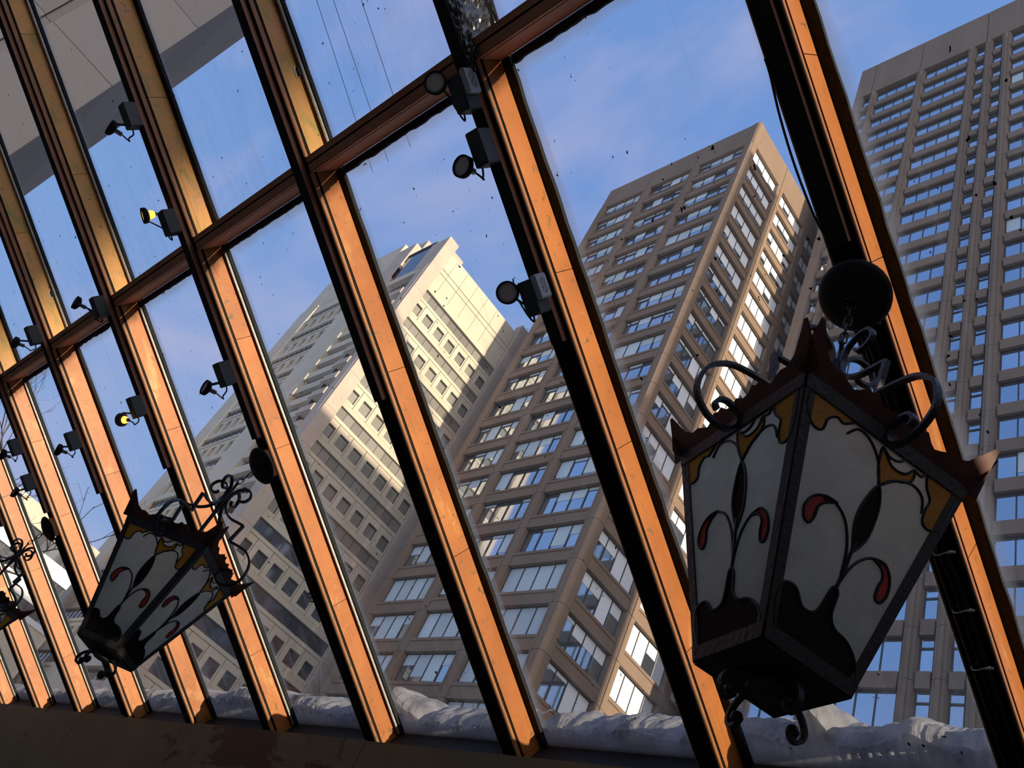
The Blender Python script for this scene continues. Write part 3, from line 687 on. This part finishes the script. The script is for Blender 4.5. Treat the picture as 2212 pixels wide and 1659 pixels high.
# A facade window facing -y in its own frame; turned by +90 degrees it faces +x
def fwindow(parent, x, y, z, wd, ht, npan, face, rngl, opt, count):
    """x, y, z: left lower corner as seen from outside, on the wall plane"""
    wkey = ('window', wd, ht, npan)
    fr = [(0, wd, .62, .80, -.02, .10), (0, wd, .62, .80, ht-.10, ht+.02), (0, .1, .62, .80, 0, ht), (wd-.1, wd, .62, .80, 0, ht)]
    fr += [(wd*q/npan-.05, wd*q/npan+.05, .60, .80, 0, ht) for q in range(1, npan)]
    o = link('window', boxmesh(wkey, MULL, *fr), parent); at(o, x, y, z)
    if face == '+x': rot90(o)
    pw = wd/npan
    gm = opt.get('glass', WGLASS)
    if count[0] > 0:
        for q in range(npan):
            count[0] -= 1
            p = link('pane', boxmesh(('pane', pw, ht, gm.name), gm, (.04, pw-.04, .74, .78, .06, ht-.06)), o); p.location = (pw*q*K, 0, 0)
    else: link('glazing', boxmesh(('glazing', wd, ht, gm.name), gm, (.04, wd-.04, .74, .78, .06, ht-.06)), o)
    for q in range(npan):
        fr_ = opt['blind'](rngl, q)
        if fr_ > .05:
            fr_ = round(fr_*8)/8
            bm_ = opt.get('bm', BLIND)
            bl = link('blind', boxmesh(('blind', pw, ht, fr_, bm_.name), bm_, (.07, pw-.07, .70, .72, ht*(1-fr_), ht-.08)), o); bl.location = (pw*q*K, 0, 0)
    return o
# ------------------------------------------------------------------ office block with the sunlit corner
def block2():
    r = empty('office_block', (-85*K, 74*K, .95), label='brown concrete office block whose corner points at the camera, one side sunlit', cat='building')
    X0, X1, Y0, Y1, ZT = -104.4, -66.75, 60.0, 100.0, 160.9
    r.location = (0, 0, 0)
    zg = 1.6
    part(r, 'core', REVEAL, (X0+1, X1-1.0, Y0+1.0, Y1, zg, ZT-2))
    pitch = 6.24; top = 153.2; wh = 4.25; rows = 21
    lines = [-68.1, -80.15, -92.2]; rg = random.Random(11); cnt = [252]
    # front: parapet panels, piers in storey panels, spandrels, windows
    fx = [(-78.75, -68.45), (-90.75, -80.5), (-102.7, -92.55)]
    bays = [(-80.15, X1), (-92.2, -80.15), (X0, -92.2)]
    for (a, c) in bays: part(r, 'parapet_panel', CONC2, (a+.06, c-.06, Y0, Y0+1.1, top+.0, ZT))
    for bi, ((a, c), (wa, wc)) in enumerate(zip(bays, fx)):
        for j in range(rows):
            zt = top-pitch*j; zb = zt-wh; zn = zt-pitch
            part(r, 'spandrel', CONC2, (wa-.05, wc+.05, Y0+.05, Y0+1.0, zn+.03, zb))
            part(r, 'sill', CONC2, (wa, wc, Y0-.06, Y0+.04, zb-.42, zb-.02))
            def bl(g, q, j=j):
                t = g.random()
                if j > 15 and t < .6: return .9
                return 0 if t < .25 else (.14 if t < .5 else (.4 if t < .85 else .75))
            fwindow(r, wa, Y0, zb, wc-wa, wh, 4, '-y', rg, {'blind': bl}, cnt)
            for (p, q) in ((a+.07, wa), (wc, c-.07)):
                if bi == 0 and q > -68: q = -68.2
                part(r, 'pier_panel', CONC2, (p, q, Y0-.10, Y0+1.0, zn+.03, zt-.03))
    for j in range(rows+1):                                       # chamfered corner pier
        z1 = ZT if j == 0 else top-pitch*(j-1); z0 = top-pitch*j
        b = MB(); b.prism([((-68.1)*K, (Y0-.12)*K), ((X1-.35)*K, (Y0-.12)*K), ((X1+.10)*K, (Y0+.35)*K), ((X1+.10)*K, (Y0+1.5)*K), ((-68.1)*K, (Y0+1.5)*K)], (z0+.03)*K, (z1-.03)*K).build('corner_pier', CONC2, r)
    # right side
    ys = [(61.6, 70.5), (72.35, 81.3), (82.95, 91.9)]; yb = [(61.4, 71.45), (71.45, 82.1), (82.1, 93)]
    cnt = [48]
    for (a, c) in yb: part(r, 'parapet_panel', CONC2, (X1-1.1, X1, a+.06, c-.06, top, ZT))
    for bi, ((a, c), (wa, wc)) in enumerate(zip(yb, ys)):
        for j in reversed(range(rows)):
            zt = top-pitch*j; zb = zt-wh; zn = zt-pitch
            part(r, 'spandrel', CONC2, (X1-1.0, X1-.05, wa-.05, wc+.05, zn+.03, zb))
            part(r, 'sill', CONC2, (X1-.04, X1+.06, wa, wc, zb-.42, zb-.02))
            if bi == 0: bl = lambda g, q, j=j: (.9 if g.random() < .45 else .5) if j < 6 else (.4 if g.random() < .5 else .9 if q > 1 and j > 8 else .14)
            else: bl = lambda g, q: .9 if g.random() < .72 else .4
            fwindow(r, X1, wa, zb, wc-wa, wh, 4, '+x', rg, {'blind': bl, 'bm': BLIND_REFL}, cnt)  # white blinds added to stand for the bright reflections in these windows
            for (p, q) in ((a+.07, wa), (wc, c-.07)):
                if q-p > .1: part(r, 'pier_panel', CONC2, (X1-1.0, X1+.10, p, q, zn+.03, zt-.03))
    part(r, 'roof', CONC2, (X0+.5, X1-.5, Y0+.5, Y1, ZT-2, ZT-1.2))
block2()
# ------------------------------------------------------------------ tall tower at the right
def block3():
    r = empty('office_tower', (0,0,0), label='tall grey brown concrete tower with narrow and wide window bays at the right', cat='building')
    Y0 = 79.5; ZT = 214.7; top = 198.9; pitch = 6.24; wh = 4.3; rows = 27; X0, X1 = -61.7, -12.0
    part(r, 'core', REVEAL, (X0+1, X1-1, Y0+1.0, Y0+32, 1.6, ZT-2))
    cols = [(-59.5, -58.05, 1), (-56.4, -47.8, 4), (-45.7, -37.15, 4), (-35.3, -33.85, 1), (-32.05, -30.6, 1), (-28.6, -20.0, 4), (-18.0, -13.6, 2)]
    pj = [X0, -57.85, -47.0, -33.3, -19.2, X1]
    for a, c in zip(pj[:-1], pj[1:]): part(r, 'parapet_panel', CONC3, (a+.07, c-.07, Y0-.1, Y0+1.1, top+.9, ZT))
    # side of the parapet and left flank
    part(r, 'side_wall', CONC3, (X0, X0+1, Y0+.9, Y0+32, 1.6, ZT))
    rg = random.Random(5); cnt = [216]
    edges = [X0]
    for (a, c, n) in cols: edges += [a, c]
    edges.append(X1)
    for q in range(0, len(edges), 2):                             # piers with a raised rib, in storey panels
        a, c = edges[q], edges[q+1]; m = (a+c)/2
        for j in range(rows):
            zt = top+.9-pitch*j; zn = zt-pitch
            b = MB(); w2 = (c-a)/2
            pl = [(a*K, (Y0+.9)*K), ((a+w2*.30)*K, Y0*K), ((m-.22)*K, Y0*K), ((m-.22)*K, (Y0-.22)*K), ((m+.22)*K, (Y0-.22)*K), ((m+.22)*K, Y0*K), ((c-w2*.30)*K, Y0*K), (c*K, (Y0+.9)*K)]
            if q == 0: pl = [(a*K, (Y0+.9)*K), (a*K, Y0*K), ((c-w2*.3)*K, Y0*K), (c*K, (Y0+.9)*K)]
            b.prism(pl, (zn+.03)*K, (zt-.03)*K).build('pier_panel', CONC3, r)
    for (a, c, n) in cols:
        for j in reversed(range(rows)):
            zt = top-pitch*j; zb = zt-wh; zn = zt-pitch
            part(r, 'spandrel', CONC3, (a, c, Y0+.15, Y0+1, zn, zb))
            if n == 1:
                o = link('window', boxmesh(('window', c-a, wh, 'narrow'), MULL, (0, c-a, .62, .8, 0, .1), (0, c-a, .62, .8, wh-.1, wh), (0, c-a, .62, .8, wh*.66, wh*.66+.22), (0, .08, .62, .8, 0, wh), (c-a-.08, c-a, .62, .8, 0, wh)), r); at(o, a, Y0, zb)
                link('pane', boxmesh(('npane', 1), WGLASS, (.06, c-a-.06, .74, .78, .08, wh*.66)), o); link('pane', boxmesh(('npane', 2), WGLASS, (.06, c-a-.06, .74, .78, wh*.66+.22, wh-.08)), o)
            else:
                fwindow(r, a, Y0, zb, c-a, wh, n, '-y', rg, {'blind': lambda g, q: .8 if g.random() < .025 else 0}, cnt)
block3()
# ------------------------------------------------------------------ cream tower with boxed windows
def block1():
    r = empty('cream_tower', (0,0,0), label='cream concrete tower with square boxed windows, its right side sunlit', cat='building')
    XF, YC = -115.0, 39.5; pitch = 7.85; top = 107.2; rows = 12
    part(r, 'core', REVEAL, (-163, XF-1.1, YC+1.2, 72, 1.6, 117))
    # sunlit side: piers
    def pier(y0, y1, z1, m):
        z = z1; j = 0
        while z > 3:
            zn = max(1.6, z-7.85); part(r, 'pier_panel', m, (XF-1.0, XF+.9, y0, y1, zn+.02, z-.02)); z = zn
    pier(YC, 42.1, 120.6, CONC1B); pier(63.5, 66.2, 120.8, CONC1B); pier(66.2, 72, 120.8, CONC1)
    # blank panels at the top
    ye = [42.15, 44.2, 47.45, 50.7, 53.95, 57.15, 60.4, 63.45]
    for (z0, z1) in ((114.1, 118.7), (112.9, 114.0), (108.5, 112.8)):
        for a, c in zip(ye[:-1], ye[1:]): part(r, 'wall_panel', CONC1, (XF-1, XF+.02*(z0 > 113), a+.03, c-.03, z0+.03, z1))
    part(r, 'cornice', CONC1, (XF-1, XF+.25, 42.15, 63.45, 107.3, 108.45))
    rg = random.Random(3)
    for j in range(rows):
        zt = top-pitch*j
        lit = zt > 60  # upper rows get paler panes: the sunshine is put into the glass colour
        st = part(r, 'window_strip', MULL, *[(XF-.45, XF-.22, 42.2+q*1.93, 42.27+q*1.93, zt-2.15, zt) for q in range(12)])
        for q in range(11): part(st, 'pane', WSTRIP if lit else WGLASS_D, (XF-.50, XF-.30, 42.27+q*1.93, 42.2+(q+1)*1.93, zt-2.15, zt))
        part(r, 'ledge', CONC1, (XF-1, XF+.14, 42.15, 63.45, zt-2.75, zt-2.15))
        part(r, 'ledge', CONC1, (XF-1, XF+.10, 42.15, 63.45, zt-pitch+.02, zt-pitch+.95) )
        for q, (a, c) in enumerate(zip(ye[:-1], ye[1:])):
            z1, z0 = zt-2.8, zt-6.9
            wa, wc, wb, wt = a+.92, c-.28, z0+.62, z1-1.12
            if q == 0: wa = a+.1
            bx = part(r, 'window_box', CONC1, (XF-1, XF+.12, a+.05, wa, z0+.02, z1-.04), (XF-1, XF+.12, wc, c-.05, z0+.02, z1-.04), (XF-1, XF+.12, wa, wc, wt, z1-.04), (XF-1, XF+.12, wa, wc, z0+.02, wb))
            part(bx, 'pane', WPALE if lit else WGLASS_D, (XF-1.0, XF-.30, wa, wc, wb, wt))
            part(bx, 'frame', REVEAL, (XF-.30, XF-.02, wc-.09, wc, wb, wt), (XF-.30, XF-.02, wa, wc, wt-.12, wt))  # dark strips at top and side put the recess shade into the colour
    # shaded side
    part(r, 'pier', CONC1B, (XF-2.3, XF-.01, YC-.05, YC+1.2, 1.6, 112)); part(r, 'pier', CONC1B, (XF-4.6, XF-.95, YC, YC+6, 112.3, 120.6))
    part(r, 'pier', CONC1, (-136.4, -130.6, YC-.25, YC+1.2, 1.6, 112.4)); part(r, 'pier', CONC1, (-140.6, -136.5, YC-.05, YC+1.2, 1.6, 112.4))
    part(r, 'pier', CONC1, (-164.2, -157.4, YC-.25, YC+1.2, 1.6, 118))
    # roof masses: penthouse block and dark glazed recess
    part(r, 'penthouse', CONC1, (-164.2, -134.4, YC, YC+14, 118, 129.3)); part(r, 'penthouse', CONC1B, (-134.4, -128.6, YC, YC+8, 112.5, 126.5)); part(r, 'penthouse', CONC1B, (-133.0, -128.2, YC+1.5, YC+8, 126.5, 129.3))
    part(r, 'roof_glazing', WGLASS_D, (-128.55, -119.65, YC+.5, YC+6, 112.6, 121.8)); part(r, 'roof_cap', MULL, (-128.55, -119.65, YC+.3, YC+6, 121.8, 122.4))
    part(r, 'wall_panel', CONC1, (-164.2, -128.6, YC+.1, YC+1.2, 114.7, 118)); part(r, 'wall_panel', CONC1, (-128.6, -117.3, YC+.1, YC+1.2, 110.6, 112.4))
    xe = [-157.3, -154.0, -150.6, -147.3, -144.0, -140.6]
    for j in range(rows):
        zt = 114.4-8.05*j if False else 114.4-pitch*j
        st = part(r, 'window_strip', MULL, *[(-157.3+q*1.85, -157.2+q*1.85, YC+.30, YC+.5, zt-2.2, zt) for q in range(10)])
        for q in range(9): part(st, 'pane', WGLASS_D, (-157.2+q*1.85, -157.3+(q+1)*1.85, YC+.40, YC+.6, zt-2.2, zt))
        part(r, 'ledge', CONC1, (-157.35, -140.6, YC-.15, YC+1.2, zt-2.8, zt-2.2))
        part(r, 'ledge', CONC1, (-157.35, -140.6, YC-.05, YC+1.2, zt-pitch+.02, zt-pitch+.9))
        for a, c in zip(xe[:-1], xe[1:]):
            z1, z0 = zt-2.85, zt-pitch+.95
            bx = part(r, 'window_box', CONC1, (a+.05, a+.9, YC, YC+1.2, z0, z1), (c-.5, c-.05, YC, YC+1.2, z0, z1), (a+.9, c-.5, YC, YC+1.2, z1-.8, z1), (a+.9, c-.5, YC, YC+1.2, z0, z0+.55))
            part(bx, 'pane', WGLASS_D, (a+.9, c-.5, YC+.45, YC+.6, z0+.55, z1-.8))
    hp = pitch/2
    for j in range(26):                                            # half storey bands with projecting end blocks
        zt = 107.8-hp*j
        if zt < 8: break
        part(r, 'spandrel', CONC1, (-130.6, -117.3, YC+.0, YC+1.2, zt-hp, zt-2.15))
        part(r, 'end_block', CONC1B, (-122.0, -117.5, YC-.28, YC+.4, zt-hp+.15, zt-2.25))
        wn = part(r, 'band_window', MULL, (-130.6, -117.3, YC+.7, YC+.85, zt-2.2, zt-2.05), (-121.3, -121.0, YC+.2, YC+.85, zt-2.15, zt))
        for q in range(4): part(wn, 'pane', WGLASS if q > 1 else WGLASS_D, (-130.5+q*3.3, -130.5+(q+1)*3.3-.1, YC+.85, YC+.95, zt-2.1, zt))  # bluer panes at the right put the sky reflection into the glass colour
block1()
# ------------------------------------------------------------------ other buildings
def others():
    # concrete wing of the host building, high at the upper left
    r = empty('host_building_wing', (0,0,0), label='dim grey panelled building edge seen through the top left panes', cat='building')
    Xf = -25.0; ye = -3.235
    MB().box(Xf-12, Xf-.25, ye-5.6, ye-.25, .95, 36).build('core', REVEAL, r)
    rows = [.95 + 4.4*q for q in range(9)]
    ys = [ye, ye-2.35, ye-2.6, ye-5.6]
    for a, c in zip(rows[:-1], rows[1:]):
        for p, q in zip(ys[:-1], ys[1:]):
            MB().box(Xf-.25, Xf-(.10 if abs(p-q) < .3 else 0), q+.012, p-.012, a+.012, c-.012).build('wall_panel', CONC0, r)
        MB().box(Xf-12, Xf-.01, ye-.25, ye, a+.012, c-.012).build('wall_panel', CONC0, r)
    # unseen tower added at the right to keep the sun off the upper roof
    r = empty('shading_tower', (0,0,0), label='unseen tower added right of the gable to shade the upper roof', cat='building')
    MB().box(46.4, 62, -9, -.10, .95, 42).build('core', CONC0, r)
    for q in range(10):
        MB().box(46.1, 46.4, -9, .17, 1.2+q*4.1, 3.1+q*4.1).build('spandrel', CONC0, r); MB().box(46.3, 46.4, -8.8, -.1, 3.1+q*4.1, 5.3+q*4.1).build('window', WGLASS, r)
        MB().box(46.4, 62, -.1, .17, 1.2+q*4.1, 5.28+q*4.1).build('wall_panel', CONC0, r)
    # unseen street buildings at the right: towers fitted to shadows, block added for shade
    for nm, y0, y1, zt, lb in (('shading_block', 5.0, 36.8, 74.2, 'unseen long block added at the right to shade the lower city'), ('street_tower', 37.0, 60.0, 106.6, 'lower tower across the street at the right'), ('street_tower', 60.2, 71.2, 174.8, 'higher tower across the street at the right')):
        r = empty(nm, (0,0,0), label=lb, cat='building')
        part(r, 'core', REVEAL, (61, 90, y0+.5, y1-.5, 1.6, zt-1)); part(r, 'parapet', CONC3, (60, 91, y0, y1, zt-6, zt))
        z = zt-6
        while z > 4:
            part(r, 'spandrel', CONC3, (60, 91, y0, y1, z-6.2, z-4)); part(r, 'window', WGLASS, (60.6, 90.4, y0+.3, y1-.3, z-4, z)); z -= 6.2
        part(r, 'pier', CONC3, (59.8, 62, y0-.02, y0+2, 1.6, zt-6)); part(r, 'pier', CONC3, (59.8, 62, y1-2, y1+.02, 1.6, zt-6))
        part(r, 'pier', CONC3, (90, 91.2, y0-.02, y0+2, 1.6, zt-6)); part(r, 'pier', CONC3, (90, 91.2, y1-2, y1+.02, 1.6, zt-6))
    # white low building far left
    r = empty('white_low_building', (0,0,0), label='distant white building with banded windows low at the left', cat='building')
    X = -150.0
    part(r, 'core', REVEAL, (X-10, X-.6, 20, 36, 1.6, 42)); part(r, 'parapet', CONC1, (X-10, X+.1, 19.6, 36.4, 41.5, 44.6))
    z = 41.5
    for q in range(9):
        part(r, 'wall_band', WHITEB, (X-10, X, 19.8, 36.2, z-4.6, z-2.3))
        st = part(r, 'window_strip', MULL, *[(X-.5, X-.3, 20+s*1.45, 20.12+s*1.45, z-2.3, z) for s in range(12)])
        for s in range(11): part(st, 'pane', WGLASS_D, (X-.6, X-.45, 20.12+s*1.45, 20+(s+1)*1.45, z-2.3, z))
        z -= 4.6
    part(r, 'annex', CONC1, (X+1, X+9, 30.5, 36.5, 1.6, 28.0)); part(r, 'annex_roof', WHITEB, (X+.8, X+9.2, 30.3, 36.7, 28.0, 28.8))
others()
# ------------------------------------------------------------------ bare trees and twigs
def tree(loc, h, seed, label, spread=.5, depth=5, cat='tree', name='bare_tree'):
    rg = random.Random(seed); r = empty(name, loc, label=label, cat=cat)
    tr = MB(); tw = MB()
    def grow(p, d, ln, rad, lev):
        n = 4; pts = [p.copy()]; q = p.copy(); dd = d.copy()
        for k in range(n):
            dd = (dd + Vector((rg.gauss(0, .13), rg.gauss(0, .13), rg.gauss(.02, .08)))).normalized(); q = q + dd*(ln/n); pts.append(q.copy())
        (tr if lev < 2 else tw).tube(pts, [rad*(1-.4*k/n) for k in range(n+1)], 5 if lev < 2 else 3)
        if lev >= depth: return
        for k in range(3 if lev < 3 else 2):
            t = rg.uniform(.45, 1.0); i = min(int(t*n), n-1); bp = pts[i].lerp(pts[i+1], t*n-i)
            nd = (dd + Vector((rg.gauss(0, spread), rg.gauss(0, spread), rg.gauss(.1, spread*.6)))).normalized()
            grow(bp, nd, ln*rg.uniform(.55, .8), rad*.55, lev+1)
    grow(Vector((0,0,0)), Vector((0,0,1)), h*.42, h*.009, 0)
    tr.build('trunk', BARK, r, True); tw.build('branches', BARK, r)
tree((-21.3, 12.2, .95), 9.0, 8, 'bare street tree in front of the cream tower, low in the view')
tree((-33, 2.9, .95), 12.5, 3, 'tall bare tree at the far left edge, fine twigs against the sky')
def twig(loc, h, seed, label):
    rg = random.Random(seed); r = empty('dry_twig', loc, label=label, cat='twig', group='dry twigs by the snow')
    for k in range(3):
        d = Vector((rg.gauss(0, .35), rg.gauss(0, .2), 1)).normalized(); p = Vector((rg.gauss(0, .02), rg.gauss(0, .02), 0))
        pts = [p + d*h*t + Vector((rg.gauss(0, .012), rg.gauss(0, .012), 0))*(t > 0) for t in (0, .25, .5, .75, 1)]
        MB().tube(pts, [.006, .005, .004, .003, .002], 4).build('stem', BARK, r)
        for q in range(2):
            e = pts[2+q]; MB().tube([e, e+(d+Vector((rg.gauss(0,.6), rg.gauss(0,.4), .2))).normalized()*h*.22], [.003, .0015], 4).build('shoot', BARK, r)
twig((-4.70, 3.4, .95), 1.3, 5, 'dry forked twig standing behind the snow under the office block')
twig((-4.15, 3.15, .95), .75, 9, 'short dry twig leaning out of the snow near the second full pane')
